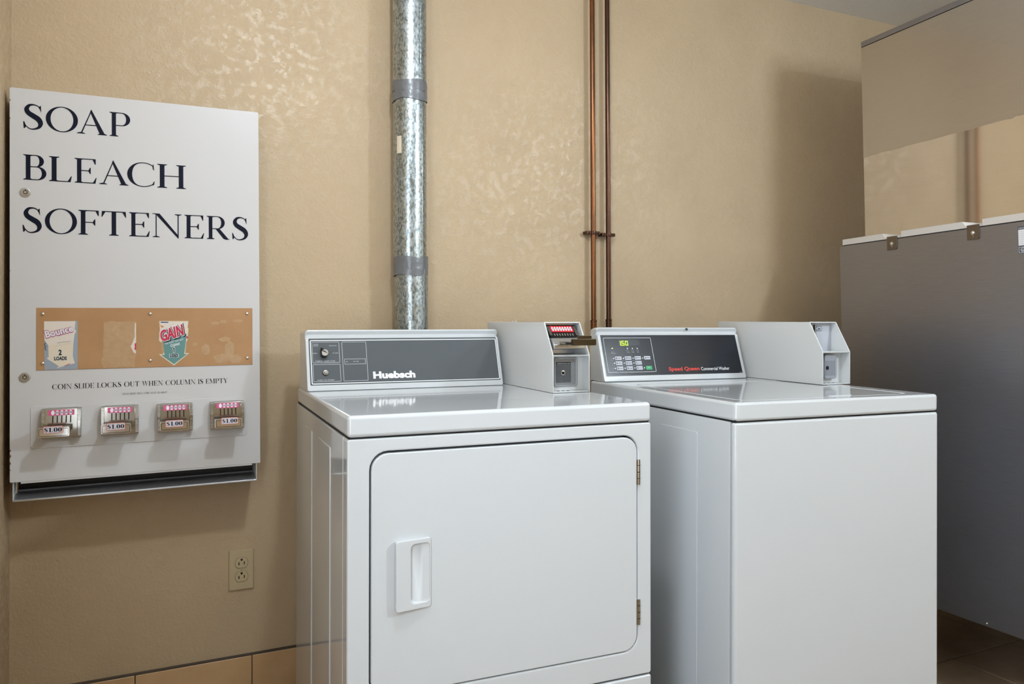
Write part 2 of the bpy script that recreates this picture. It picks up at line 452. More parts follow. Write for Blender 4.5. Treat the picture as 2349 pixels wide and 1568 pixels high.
    return .38
def serif_text(s, name, m, parent, x, z, h, width=None, y=0, T=None, boxes=None, gap=.07, label=None, fat=.150):
    global TH
    TH = fat; mb = MB(); cx = 0
    parts = []
    for i, ch in enumerate(s):
        g = MB(); wd = glyph(g, ch)
        if g.v:
            a = min(p.x for p in g.v); b = max(p.x for p in g.v)
        else: a, b = 0, wd
        parts.append((g, a, b, wd))
    if boxes:
        for (g, a, b, wd), (u0, u1) in zip(parts, boxes):
            k = (u1 - u0) / (b - a)
            mb.add([(u0 + (p.x - a) * k, y + p.y, z + p.z * h) for p in g.v], g.f)
    else:
        tot = sum(p[3] + gap for p in parts) - gap
        k = (width / tot) if width else h
        for g, a, b, wd in parts:
            mb.add([(x + (cx + p.x) * k, y + p.y, z + p.z * h) for p in g.v], g.f); cx += wd + gap
    return mb.build(name, m, parent, T=T, smooth=False, nofix=True, label=label)

# ================================================================== ROOM
D = 2.3428; XL = -.3218; XR = 3.35; YF = -1.9; H = 2.3763
MB().box(XL - .1, XR + .1, D, D + .1, 0, H).build('wall_back', WALL, kind='structure')
MB().box(XL - .1, XL, YF - .1, D, 0, H).build('wall_left', WALL, kind='structure')
MB().box(XR, XR + .1, YF - .1, D, 0, H).build('wall_right', WALL, kind='structure')
MB().box(XL, XR, YF - .1, YF, 0, H).build('wall_front', WALL, kind='structure')
MB().box(XL - .1, XR + .1, YF - .1, D + .1, H, H + .08).build('ceiling', CEIL, kind='structure')
fl = MB().box(XL - .1, XR + .1, YF - .1, D + .1, -.06, -.004).build('floor', GROUT, kind='structure')
tile0 = None
gx = [-.333 + .3 * i for i in range(13)]
gy = [D - .0468 - .3 * j for j in range(15)]     # joints at 2.296, 1.996, 1.696 ...
xs = sorted(set([XL] + [g for g in gx if XL < g < XR] + [XR])); ys = sorted(set([D] + [g for g in gy if YF < g < D] + [YF]))
for i in range(len(xs) - 1):
    for j in range(len(ys) - 1):
        wx, wy = xs[i + 1] - xs[i] - .004, ys[j + 1] - ys[j] - .004
        if wx < .02 or wy < .02: continue
        full = abs(wx - .296) < 1e-3 and abs(wy - .296) < 1e-3
        if full and tile0 is not None:
            o = tile0.copy(); COL.objects.link(o); o.parent = fl
        else:
            o = MB().box(-wx / 2, wx / 2, -wy / 2, wy / 2, -.004, 0).build('tile', TILEF, fl, bevel=.0015, seg=1)
            if full: tile0 = o
        o.location = ((xs[i] + xs[i + 1]) / 2, (ys[j] + ys[j + 1]) / 2, 0)
# tiled baseboards
bb = MB().box(XL + .010, XR, D - .006, D, 0, .149).build('baseboard_back', GROUT, kind='structure')
MB().box(XL + .010, XR, D - .010, D, .149, .1535).build('grout_line', mat('dirty_caulk', '#4E4438', .8), bb)
xs = [XL + .010] + [g for g in [-.0334 + .3 * i for i in range(12)] if g < XR] + [XR]
for a, b in zip(xs[:-1], xs[1:]):
    MB().box(a + .0015, b - .0015, D - .011, D - .005, .002, .149).build('tile', TILEW, bb, bevel=.0012, seg=1)
bl = MB().box(XL, XL + .006, YF, D, 0, .149).build('baseboard_left', GROUT, kind='structure')
yy = D - .011
while yy > YF + .05:
    a = max(yy - .3, YF); MB().box(XL + .005, XL + .010, a + .0015, yy - .0015, .002, .149).build('tile', TILEW, bl, bevel=.001, seg=1); yy -= .3

# unseen white door added in the left wall for bounce and the side fill
WD = mat('added_door_white', '#E9E8E6', .35)
dw = MB().ring(rrect(-.12, .84, .0, 2.10, .002, 1), rrect(-.04, .76, .02, 2.04, .002, 1), 0, .020)
RY = Matrix(((0, 1, 0, XL), (1, 0, 0, 0), (0, 0, 1, 0), (0, 0, 0, 1)))
dw = dw.build('added_door', WD, kind='structure', T=RY, bevel=.002, seg=1)
MB().ring(rrect(-.035, .755, .025, 2.035, .002, 1), rrect(.055, .665, .30, 1.95, .002, 1), .002, .036).build('added_door_leaf', WD, dw, T=RY, bevel=.002, seg=1)
MB().box(.055, .665, .008, .014, .30, 1.95).build('added_door_pane', mat('added_pane_white', '#DDE3E6', .5), dw, T=RY)
MB().lathe((XL + .036, .01, .98), 'x', [(.030, 0), (.030, .004), (.011, .008), (.011, .035), (.026, .045), (.028, .058), (.018, .070), (.002, .072)], 24).build('added_door_knob', SATIN, dw)

# ================================================================== DUCT
DX, DY, DR = .7179, 2.272, .0508
dt = thing('exhaust_duct', 'round galvanized steel exhaust duct running up the tan wall behind the dryer', 'duct', Tr(DX, DY, .30))
def duct(z0, z1, r, dx=0, seam=True):
    mb = MB(); prof = []
    n = 40; k = 14
    for i in range(k + 1):
        prof.append((r, z0 + (z1 - z0) * i / k))
    mb.lathe((dx, 0, -.30), 'z', prof, n)
    if seam:
        a = R(-62); c_, s_ = math.cos(a), math.sin(a)
        mb.box(-.004, .004, -.0012, .0012, z0 - .30, z1 - .30, T=Tr(dx + c_ * r, s_ * r, 0) @ Matrix.Rotation(a + pi / 2, 4, 'Z'))
    return mb.build('duct_section', GALV, dt)
duct(1.785, H, DR); duct(1.255, 1.785, DR * .985); duct(.60, 1.255, DR * .985, .004)
def tape(z0, z1, dx=0, sd=1):
    random.seed(sd); mb = MB(); n = 48; rows = 5; vs = []
    for j in range(rows + 1):
        for i in range(n):
            a = 2 * pi * i / n; r = DR + .0012 + .0009 * random.random() + (.0012 if 8 < (i * 7 + j * 3) % 23 < 11 else 0)
            zz = z0 + (z1 - z0) * j / rows + (.0025 * math.sin(3 * a + sd) if j in (0, rows) else .001 * math.sin(5 * a + j))
            vs.append((dx + r * math.cos(a), r * math.sin(a), zz - .30))
    mb.add(vs, [(j * n + i, j * n + (i + 1) % n, (j + 1) * n + (i + 1) % n, (j + 1) * n + i) for j in range(rows) for i in range(n)])
    return mb.build('duct_tape', TAPE, dt)
tape(1.763, 1.792, 0, 2); tape(1.790, 1.822, 0, 5); tape(1.236, 1.292, .002, 9)
mb = MB()
for i in range(5):
    a0, a1 = R(180 + 24 + i * 4), R(180 + 28 + i * 4)
    mb.add([((DR + .0005) * math.cos(a), (DR + .0005) * math.sin(a), z) for z in (1.30, 1.352) for a in (a0, a1)], [(0, 1, 3, 2)])
mb.build('paper_label', PAPERC, dt)

# ================================================================== COPPER PIPES
def pipe(x, m, zc, label, r=.0085, joint=1.068):
    t = thing('copper_pipe', label, 'pipe', Tr(x, D - .026, .55), 'copper pipes on the wall')
    mb = MB().lathe((0, 0, -.55), 'z', [(r, .55 + (H - .55) * i / 20) for i in range(21)], 16); mb.build('pipe', m, t)
    MB().lathe((0, 0, joint - .55), 'z', [(r, -.028), (r + .0022, -.026), (r + .0022, .020), (r + .0034, .021), (r + .0034, .025), (r, .027)], 16).build('coupling', m, t)
    c = MB().lathe((0, 0, zc - .55), 'z', [(r + .0005, -.006), (r + .0032, -.0055), (r + .0032, .0055), (r + .0005, .006)], 16)
    c.box(-.027, -.006, -.004, .024, zc - .55 - .0055, zc - .55 + .0055); c.box(.006, .027, -.004, .024, zc - .55 - .0055, zc - .55 + .0055)
    cl = c.build('pipe_clamp', COPPERD, t, bevel=.001, seg=1)
    for sx in (-.0185, .0185):
        MB().lathe((sx, -.004, zc - .55), 'y', [(.0042, 0), (.0042, -.002), (.002, -.0035)], 10).build('screw', COPPERD, cl)
    return t
pipe(1.3905, COPPER, 1.4025, 'brighter copper pipe, left one of the pair running up the tan wall', joint=1.075)
pipe(1.4515, COPPERD, 1.3985, 'dark brown tarnished copper pipe, right one of the pair on the wall', r=.0083, joint=1.078)

# ================================================================== OUTLET
ot = thing('wall_outlet', 'ivory double socket outlet plate on the tan wall under the dispenser', 'outlet', Tr(.2385, D, .3942))
holes = [(0, .0181), (0, -.0215)]
pl = MB(); pl.prism([(-.0343, 0), (.0343, 0), (.0343, -.0035), (.0305, -.0062), (-.0305, -.0062), (-.0343, -.0035)], 'z', -.0558, .0558)
pl.build('cover_plate', IVORY, ot, bevel=.0022, seg=2)
for cz in (.0193, -.0193):
    base = []
    for i in range(32):
        a = 2 * pi * i / 32; x, z = .0172 * math.cos(a), .0172 * math.sin(a); z = max(-.0142, min(.0142, z)); base.append((x, cz + z))
    MB().prism([(p[0] * 1.05, cz + (p[1] - cz) * 1.05) for p in base], 'y', -.0058, -.00655).build('socket_shadow', mat('ivory_shadow_line', '#7C6B4A', .7), ot)  # darker ring paints the shade line round each socket
    rc = MB().prism(base, 'y', -.0055, -.0080).build('socket', IVORY2, ot, bevel=.0008, seg=1)
    MB().box(-.0086, -.0060, -.0083, -.0078, cz - .0055, cz + .0032).build('slot', DARK, rc)
    MB().box(.0060, .0084, -.0083, -.0078, cz - .0045, cz + .0042).build('slot', DARK, rc)
    MB().prism([(-.0028, cz + .0125), (.0028, cz + .0125), (.0028, cz + .0085), (.0016, cz + .0065), (-.0016, cz + .0065), (-.0028, cz + .0085)], 'y', -.0078, -.0083).build('ground_hole', DARK, rc)
sc = MB().lathe((0, -.0062, 0), 'y', [(.0032, 0), (.0030, -.0009), (.0018, -.0014)], 14).build('screw', IVORY, ot)
MB().box(-.0028, .0028, -.0079, -.0074, -.0004, .0004, T=Matrix.Rotation(R(-40), 4, 'Y')).build('slot', mat('slot_brown', '#5B4C30', .6), sc)

# ================================================================== SOAP DISPENSER
k = 1.0276
DW, DH = .5657, .936
od = Vector((-.2975, 2.1633, CZ + (.7199 - CZ)))
od = Vector((0, 0, CZ)) + (od - Vector((0, 0, CZ))) * k
MD = Tr(*od) @ rotm(-.0003, -.0046, -.0089) @ Matrix.Diagonal((k, k, k, 1))
sd = thing('laundry_supply_dispenser', 'white wall-hung coin dispenser lettered SOAP BLEACH SOFTENERS', 'vending machine', MD)
DB = .103
# cabinet shell: back, two sides, top, floor of product chamber
cb = MB(); cb.box(.006, .5617, .016, DB, .0, DH - .004)
cb.build('cabinet', DISP, sd, bevel=.002)
dr = MB()
dr.prism(rrect(0, DW, 0, DH, .003, 3), 'y', 0, .016)
dr.box(.022, .545, .001, .014, -.0045, .002)
dr.build('door', DISP, sd, bevel=.0016, seg=2)
# coin plate (shallow embossed plate round the mechanisms)
def flat(name, m, poly, y, parent, T=None, th=.0006, bev=0, label=None):
    return MB().prism(poly, 'y', y, y - th).build(name, m, parent, T=T, bevel=bev, seg=1, label=label)
cp = flat('coin_plate', DISP, rrect(.0418, .5314, .0760, .1775, .008), 0, sd, th=.0014, bev=.0006)
for nm, boxes, z in (('SOAP', [(.0277, .0685), (.0743, .1423), (.1397, .2054), (.2108, .2572)], .8395),
                     ('BLEACH', [(.0277, .0755), (.0806, .129), (.1348, .1823), (.1877, .2528), (.25, .3127), (.3183, .3858)], .7180),
                     ('SOFTENERS', [(.0264, .0657), (.0721, .1398), (.1424, .1869), (.1927, .2475), (.2538, .301), (.3066, .3752), (.3818, .4288), (.4353, .4924), (.4976, .5378)], .5914)):
    serif_text(nm, 'lettering', INK, sd, 0, z, .0603, y=-.0005, boxes=boxes, label='large navy serif word ' + nm)
serif_text('COIN SLIDE LOCKS OUT WHEN COLUMN IS EMPTY', 'lettering', INKB, sd, .0868, .2158, .0122, .398, y=-.0005, gap=.10, fat=.17, label='small black serif line COIN SLIDE LOCKS OUT WHEN COLUMN IS EMPTY')
serif_text('VEND RITE MFG. CHICAGO, IL 60647', 'lettering', INKB, sd, .2371, .1957, .0044, .1027, y=-.0005, gap=.10, label='tiny black maker line')
rc_ = MB(); random.seed(21)
for zz, k_ in ((.905, .0012), (.862, .0010), (.50, .0008), (.075, .0016), (.062, .0022), (.045, .0018), (.030, .0010)):
    rc_.poly(blob(.0014, zz, k_ * .8, k_ * 1.8, 8, .6), -.0003)
rc_.build('rust_chips', RUST, sd, smooth=False, nofix=True)
# locks
for lx, lz in ((.0323, .6873), (.0307, .2469)):
    L = MB().lathe((lx, 0, lz), 'y', [(.0118, 0), (.0118, -.0015), (.0108, -.003), (.0085, -.0035), (.0078, -.0028)], 28).build('lock', SATIN, sd)
    mb = MB().ring(ell(lx, lz, .0048, .0048, 20), ell(lx, lz, .0034, .0034, 20), -.0030, -.0037); mb.box(lx - .0008, lx + .0008, -.0037, -.003, lz + .003, lz + .0062)
    mb.build('keyway', DARK, L)
    MB().cyl((lx, lz), 'y', .0020, -.0030, -.0039, 12).build('pin', STEEL, L)
# product strip board
board = flat('product_strip', TAN, [(.0546, .2627), (.5470, .2617), (.5474, .4113), (.0548, .4121)], 0, sd, th=.0016, bev=.0003)
YB = -.0016
for x, z in ((.0676, .3971), (.3014, .3971), (.5336, .3969), (.0675, .2789), (.3010, .2796), (.5337, .2798)):
    MB().lathe((x, YB, z), 'y', [(.0044, 0), (.0042, -.0012), (.0034, -.0024), (.0018, -.0031), (.0004, -.0033)], 16).build('screw', STEEL, board)
random.seed(4)
def rough_rect(x0, x1, z0, z1, j=.0018, n=12):
    p = []
    for i in range(n): p.append((x0 + (x1 - x0) * i / n, z0 + random.uniform(-j, j)))
    for i in range(n): p.append((x1 + random.uniform(-j, j), z0 + (z1 - z0) * i / n))
    for i in range(n): p.append((x1 - (x1 - x0) * i / n, z1 + random.uniform(-j, j)))
    for i in range(n): p.append((x0 + random.uniform(-j, j), z1 - (z1 - z0) * i / n))
    return p
MB().poly(rough_rect(.1965, .2665, .2650, .3780), YB - .0002).build('glue_residue', GLUE, board, smooth=False, nofix=True)
for q in ((.202, .280, .010, .014), (.335, .315, .010, .020), (.432, .305, .010, .014), (.470, .280, .020, .012), (.505, .278, .014, .012), (.490, .300, .012, .026), (.478, .330, .014, .006), (.455, .372, .010, .004), (.475, .376, .008, .005), (.512, .378, .013, .004), (.405, .318, .006, .004)):
    MB().poly(blob(*q), YB - .0003 - random.random() * .0001).build('glue_residue', GLUE, board, smooth=False, nofix=True)
# torn scrap
scp = MB(); scp.poly([(.2690, .376), (.2665, .373), (.2655, .355), (.2660, .340), (.2600, .322), (.2565, .316), (.2635, .300), (.2685, .2975), (.2690, .3350)], YB - .0005)
so = scp.build('torn_scrap', PAPER, board, smooth=False)
MB().poly([(.2690, .325), (.2655, .322), (.2662, .314), (.2650, .308), (.2690, .306)], YB - .0008).build('print', CRIM, board, smooth=False)
# fabric-sheet sticker
st = flat('product_sticker', PAPERG, [(.0715, .2632), (.1406, .2632), (.1408, .3800), (.0700, .3795)], YB, sd, th=.0004, label='grey blue sticker with a pale downward arrow')
flat('arrow_print', PAPER, [(.0705, .3795), (.1362, .3795), (.1345, .360), (.1378, .3560), (.1340, .346), (.1315, .322), (.1305, .295), (.1315, .290), (.1318, .2885), (.1348, .2775), (.0960, .2665), (.1008, .2712), (.0765, .2895), (.0775, .2930), (.0800, .2930), (.0790, .322), (.0715, .334), (.0700, .356)], YB - .0004, st, th=.0002)
flat('arrow_print', PAPERC, [(.0790, .322), (.1318, .331), (.1300, .2885), (.1330, .2785), (.0985, .2690), (.1015, .2720), (.0790, .2890), (.0805, .2950)], YB - .0006, st, th=.0001)
text('Bounce', 'print_outline', MAG, st, .0737, .3395, .0172, .0612, y=YB - .0010, bold=.075, rot=R(14.5))
text('Bounce', 'print', OVAL, st, .0745, .3402, .0165, .0598, y=YB - .0013, bold=.028, rot=R(14.5))
text('outdoor fresh scent', 'print', SKYB, st, .0975, .3265, .0022, .026, y=YB - .0009, rot=R(8))
mb = MB(); mb.strip([(.0930, .3175), (.0985, .3215), (.110, .3232), (.122, .3255), (.1262, .3290), (.1265, .3345)], .0006, YB - .0009); mb.build('print', GINK, st, smooth=False)
mb = MB(); mb.strip([(.0735, .3285), (.0712, .3245), (.0722, .321), (.0748, .3195), (.0722, .3165), (.0728, .313), (.0752, .3105)], .0012, YB - .0007); mb.build('print', INKB, st, smooth=False)
text('2', 'print', INKB, st, .1038, .2985, .0125, .0062, y=YB - .0010, bold=.03, center=True)
text('LOADS', 'print', INKB, st, .1045, .2860, .0085, .0255, y=YB - .0010, bold=.03, center=True)
text('2', 'print_outline', GINK, st, .1038, .2980, .0130, .0082, y=YB - .0008, bold=.08, center=True)
text('LOADS', 'print_outline', GINK, st, .1045, .2855, .0092, .0282, y=YB - .0008, bold=.07, center=True)
mb = MB(); mb.strip([(.112, .2716), (.1245, .2752)], .0009, YB - .0008); mb.strip([(.117, .2745), (.126, .2773)], .0007, YB - .0008); mb.build('print', CRIM, st, smooth=False)
# detergent sticker
g0 = flat('product_sticker', PAPERC, [(.3222, .3785), (.3900, .3780), (.3885, .3610), (.3902, .3590), (.3880, .3300), (.3850, .3250), (.3820, .2960), (.3920, .2960), (.3556, .2650), (.3205, .2945), (.3310, .2945), (.3285, .3215), (.3212, .3290), (.3218, .3480), (.3232, .3560)], YB, sd, th=.0004, label='teal and cream downward arrow sticker with red lettering')
flat('sky_print', PAPER, [(.3245, .3762), (.3880, .3757), (.3868, .3640), (.3250, .3400)], YB - .0004, g0, th=.0001)
flat('sky_print', ORAN, [(.3250, .3690), (.3330, .3650), (.3300, .3610), (.3252, .3640)], YB - .0006, g0, th=.0001)
flat('teal_print', TEAL, [(.3300, .3290), (.3330, .3300), (.3858, .3460), (.3835, .3200), (.3798, .2940), (.3868, .2935), (.3556, .2682), (.3262, .2925), (.3338, .2925), (.3312, .3200)], YB - .0004, g0, th=.0002)
flat('print', CRIM, [(.3856, .3400), (.3885, .3390), (.3882, .3330), (.3852, .3340)], YB - .0002, g0, th=.0005)
flat('print', SKYB, [(.3252, .3768), (.3435, .3765), (.3425, .3738), (.3252, .3740)], YB - .0006, g0, th=.0001)
text('GAIN', 'print_outline', INK, g0, .3290, .3255, .0290, .0610, y=YB - .0009, bold=.09, slant=.25, rot=R(17.5))
text('GAIN', 'print_outline', OVAL, g0, .3276, .3270, .0280, .0600, y=YB - .0012, bold=.075, slant=.25, rot=R(17.5))
text('GAIN', 'print', CRIM, g0, .3282, .3274, .0272, .0580, y=YB - .0015, bold=.038, slant=.25, rot=R(17.5))
text('THE SCENT THAT SAYS', 'print', OVAL, g0, .3355, .3185, .0040, .0445, y=YB - .0010, bold=.01, slant=.2, rot=R(15))
text('CLEAN!', 'print', OVAL, g0, .3480, .3125, .0062, .0225, y=YB - .0010, bold=.03, slant=.2, rot=R(13))
def one(x, z, h, e):
    return [(x - .0006 - e, z - e), (x + .0014 + e, z - e), (x + .0014 + e, z + h + e), (x - e, z + h + e), (x - .0018 - e, z + h - .0026), (x - .0018 - e, z + h - .0042 - e), (x - .0006 - e, z + h - .0036 - e)]
MB().poly(one(.3556, .2982, .0126, .0011), YB - .0008).build('print_outline', OVAL, g0, smooth=False)
text('LOAD', 'print_outline', OVAL, g0, .3560, .2858, .0092, .0225, y=YB - .0008, bold=.06, center=True)
MB().poly(one(.3556, .2982, .0126, 0), YB - .0011).build('print', INKB, g0, smooth=False)
text('LOAD', 'print', INKB, g0, .3560, .2862, .0085, .0195, y=YB - .0011, bold=.03, center=True)

# coin mechanisms
def mech(cx, dz, sh, slide_dx):
    T = Tr(cx, -.0014, dz)
    b = MB()
    prof = [(0, .0990), (-.018, .0995), (-.0245, .1360), (-.0165, .1690), (0, .1715)]
    b.prism(prof, 'x', -.0340, .0340)
    b.prism([(0, .0995), (-.0150, .1000), (-.0215, .1360), (-.0135, .1680), (0, .1705)], 'x', -.0412, .0412)
    o = b.build('coin_mechanism', MECH, sd, T=T, bevel=.0008, seg=1)
    # ribs down both sides
    rb = MB()
    for s_ in (-1, 1):
        for i in range(10):
            z = .1400 + i * .0029; y = -.0215 + (z - .136) / .032 * .008 - .0004
            rb.box(s_ * .0375 - .0034, s_ * .0375 + .0034, y - .0014, y + .002, z, z + .0013)
        for i in range(9):
            z = .1040 + i * .0033; y = -.0150 - (z - .100) / .036 * .0065
            rb.box(s_ * .0375 - .0030, s_ * .0375 + .0030, y - .0008, y + .002, z, z + .0011)
    rb.build('ribs', SATIN, o, T=T)
    # sloped face frame for label and slots
    a = math.atan2(.008, .033); F = T @ Tr(0, -.0245, .1360) @ Matrix.Rotation(-a, 4, 'X')
    flat('coin_label', PINK, rrect(-.0265, .0275, .0185, .0315, .001, 2), -.0004, o, T=F, th=.0012)
    ov = MB(); tx = []
    for i in range(5):
        x = -.0172 + i * .0093
        ov.poly(ell(x, .0250, .0036, .0056, 16), -.0019)
    ov.build('label_ovals', OVAL, o, T=F, smooth=False)
    for i in range(1, 5): text('25', 'label_number', INKB, o, -.0172 + i * .0093, .0230, .0044, .0064, y=-.0022, T=F, bold=.02, center=True)
    sl = MB()
    for i in range(5):
        x = -.0172 + i * .0093; sl.box(x - .0012, x + .0012, -.0006, .001, .0005, .0178)
    sl.build('coin_slots', DARK, o, T=F)
    # slide: tongue and chromed thumb plate
    e = MB(); e.box(-.0300 + sh, .0300 + sh, -.058, -.014, .1125, .1270)
    e.build('slide_tongue', MECH, o, T=T, bevel=.001, seg=1)
    h = MB(); h.prism(rrect(-.0325 + sh, .0325 + sh, .1085, .1310, .0035, 3), 'y', -.0690, -.0560)
    h.build('thumb_plate', CHROME, o, T=T, bevel=.0016, seg=2)
    d = MB(); d.ring(*outline(-.0300 + sh, .0300 + sh, .1108, .1288, .0025, .0009, 3), -.0692, -.0696)
    d.build('plate_line', DARK, o, T=T, smooth=False)
    px = slide_dx
    flat('price_border', PRICEB, rrect(px - .0205, px + .0205, .1175, .1345, .0025, 3), -.0694, o, T=T, th=.0014)
    flat('price_sticker', PRICE, rrect(px - .0190, px + .0190, .1187, .1333, .0018, 3), -.0708, o, T=T, th=.0003)
    serif_text('$1.00', 'price', INKB, o, px - .0180, .1211, .0098, .0360, y=-.0714, T=T, gap=.06, fat=.20)
mech(.1075, .0006, -.0110, -.0120)
mech(.2325, .0000, -.0065, -.0070)
mech(.3575, -.0010, -.0030, -.0030)
mech(.4820, -.0020, -.0015, .0010)
# delivery tray
tr = MB()
tr.box(.0051, .0075, .004, DB, -.0465, .0)
tr.box(.5549, .5573, .004, DB, -.0465, .0)
tr.box(.0051, .5573, DB - .003, DB, -.0465, .0)
tr.build('tray_body', WHITE2, sd, bevel=.0006, seg=1)
ti = MB()
ti.prism([(.001, -.0465), (.001, -.0425), (.006, -.0395), (.022, -.0330), (.055, -.0310), (.057, -.0275), (.061, -.0275), (.061, -.0310), (DB - .004, -.0310), (DB - .004, -.0465)], 'x', .0075, .5549)
ti.build('tray_floor', ALU, sd, bevel=.0005, seg=1)
MB().box(.0075, .5549, .085, .086, -.031, 0).build('tray_flap', mat('dark_steel', '#2A2824', .5), sd)
MB().lathe((.0135, .006, 0), 'z', [(.0016, -.026), (.0016, -.001)], 8).build('hinge_pin', CHROME, sd)

# ================================================================== LAUNDRY MACHINES
def machine_matrix(x, y, z, yaw, rl, tl):
    Rm = rotm(yaw, rl, tl)
    return Tr(x, y, z) @ Rm @ Tr(0, 0, -.9143)
HZ = .9143
Z0 = Tr(0, 0, HZ)       # vertices below are written relative to the lid top
def top_slab(w, d, t):
    """pressed worktop: slightly dished surface inside a rounded rim"""
    return MB().box(0, w, 0, d, -t, 0)
def console(root, ul, ur, cy, cz, ln, ang, dback, panel_rect, pmat):
    a = ang; T = Tr(0, 0, HZ) @ Tr(ul, cy, cz) @ Matrix(((1, 0, 0, 0), (0, math.cos(a), math.sin(a), 0), (0, -math.sin(a), math.cos(a), 0), (0, 0, 0, 1)))
    wdt = ur - ul
    def yz(v, n): return (cy + v * math.sin(a) + n * math.cos(a), cz + v * math.cos(a) - n * math.sin(a))
    L = ln
    prof = [yz(.0, .003), yz(L - .024, .003), yz(L - .020, .0065), yz(L - .013, .0055), yz(L - .006, -.002), yz(L - .002, -.0015), yz(L, .004), (cy + L * math.sin(a) + .012, cz + L * math.cos(a) - .001), (dback, cz + L * math.cos(a) - .006), (dback, cz)]
    b = MB(); rr = .009; sts = []
    for t in (0, .0006, .0018, .0036, .006, rr): sts.append((ul + t, rr - math.sqrt(max(rr * rr - (rr - t) ** 2, 0))))
    sts += [(ul + ur - x_, d_) for x_, d_ in reversed(sts)]
    cyy = sum(p[0] for p in prof) / len(prof); czz = .06; n = len(prof)
    for x_, d_ in sts:
        for i_, p in enumerate(prof):
            v_ = Vector((cyy - p[0], czz - p[1])); v_.normalize()
            b.v.append(Vector((x_, p[0] + v_.x * d_, p[1] + (v_.y * d_ if p[1] > .01 else 0))))
    for k_ in range(len(sts) - 1): b.f += [(k_ * n + i_, k_ * n + (i_ + 1) % n, (k_ + 1) * n + (i_ + 1) % n, (k_ + 1) * n + i_) for i_ in range(n)]
    b.f += [tuple(range(n)), tuple((len(sts) - 1) * n + i_ for i_ in reversed(range(n)))]
    o = b.build('console', WHITE, root, T=Z0, bevel=.0016, seg=2)
    # bezel round the control film
    u0, u1, v0, v1 = panel_rect
    bz = MB().ring(rrect(.0, wdt, .0, L - .0225, .006), rrect(u0, u1, v0, v1, .0012), -.0005, .0045)
    bz.build('bezel', WHITE, o, T=T, bevel=.0018, seg=2)
    p = flat('control_panel', pmat, rrect(u0 - .001, u1 + .001, v0 - .001, v1 + .001, .001), .0035, root, T=T, th=.0025)
    return o, p, T
def coinbox(root, x0, x1, fy, kz, hz, lean, yb):
    th = .0028
    prof = [(fy, 0.0006), (fy, kz), (fy + lean, hz), (yb, hz), (yb, 0.0006)]
    sb = MB(); sb.prism(prof, 'x', x0, x0 + th); sb.prism(prof, 'x', x1 - th, x1)
    sb.box(x0 + th, x1 - th, fy + lean, yb, hz - th, hz)
    sb.box(x0 + th, x1 - th, yb - th, yb, 0, hz - th)
    sb.box(x0 + th, x1 - th, fy + .002, yb - th, .0006, .0036)
    o = sb.build('coin_box', WHITE2, root, T=Z0, bevel=.0009, seg=1)
    MB().box(x0 + th, x1 - th, fy + .0008, fy + .12, kz - .0028, kz).build('shelf', WHITE2, o, T=Z0, bevel=.0005, seg=1)
    return o

# ---- dryer
W, DD, TT = .6826, .7121, .0429
dry = thing('clothes_dryer', 'white front-loading coin clothes dryer with a large blank door, left of the washer', 'dryer', machine_matrix(.3439, 1.4851, .9143, -.0383, .0027, .0043))
top_slab(W, DD, TT).build('worktop', WHITE, dry, T=Z0, bevel=.0085, seg=4)
MB().box(.004, W - .004, .006, DD + .018, -.0465, -.040).build('gap_liner', DARK, dry, T=Z0)
MB().box(.0, W + .001, .0485, DD + .020, -.885, -.0455).build('cabinet', WHITE, dry, T=Z0, bevel=.003, seg=2)
x0, x1, z0, z1 = .0439, .6485, -.5525, -.0722
fo = rrect(0, W + .001, -.6085, -.0455, .0060)
front = MB().ring(fo, rrect(x0, x1, z0, z1, .036), .003, .0465)
front.build('front_panel', WHITE, dry, T=Z0, bevel=.0038, seg=3)
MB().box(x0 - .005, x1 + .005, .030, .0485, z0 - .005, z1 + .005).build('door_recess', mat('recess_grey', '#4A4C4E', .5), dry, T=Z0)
door = MB().prism(rrect(x0 + .0030, x1 - .0026, z0 + .0026, z1 - .0040, .0335), 'y', .0015, .026)
door = door.build('door', WHITE, dry, T=Z0, bevel=.0028, seg=3)
# recessed pull handle
hx0, hx1, hz0, hz1 = .0925, .1670, -.3855, -.2474
ho = []
rr_ = rrect(hx0, hx1, hz0, hz1, .006)
hnd = MB().ring(rr_, rrect(hx0 + .031, hx1 - .0035, hz0 + .012, hz1 - .010, .009), .0045, -.0095)
for p in hnd.v:
    if p.y < 0: p.y = -.0125 + (p.x - hx0) / (hx1 - hx0) * .0105
hnd = hnd.build('handle', WHITE, door, T=Z0, bevel=.004, seg=3)
# sloped pocket walls of the handle
pk = MB(); A_ = rrect(hx0 + .031, hx1 - .0035, hz0 + .012, hz1 - .010, .009); B_ = rrect(hx0 + .034, hx1 - .016, hz0 + .014, hz1 - .012, .009)
n = len(A_)
pk.add([(p[0], -.0100 + (p[0] - hx0) / (hx1 - hx0) * .0095, p[1]) for p in A_] + [(p[0], .0000, p[1]) for p in B_], [(i, (i + 1) % n, n + (i + 1) % n, n + i) for i in range(n)] + [tuple(range(n, 2 * n))])
pk.build('handle_pocket', WHITE, door, T=Z0)
for zc in (-.1551, -.4669):
    hg = MB(); xh = x1 + .0012
    hg.cyl((xh, .0015), 'z', .0034, zc - .028, zc + .028, 12)
    hg.box(xh - .006, xh, .0006, .0045, zc - .027, zc + .027)
    hh = hg.build('hinge', MECH, dry, T=Z0)
    for dz in (-.014, .0, .015): MB().cyl((xh, .0015), 'z', .0037, zc + dz - .0007, zc + dz + .0007, 12).build('knuckle_gap', DARK, hh, T=Z0)
MB().box(0, W + .001, .003, .0465, -.885, -.6120).build('toe_panel', WHITE, dry, T=Z0, bevel=.0038, seg=3)
MB().box(.003, W - .003, .010, .05, -.613, -.607).build('gap_liner', DARK, dry, T=Z0)
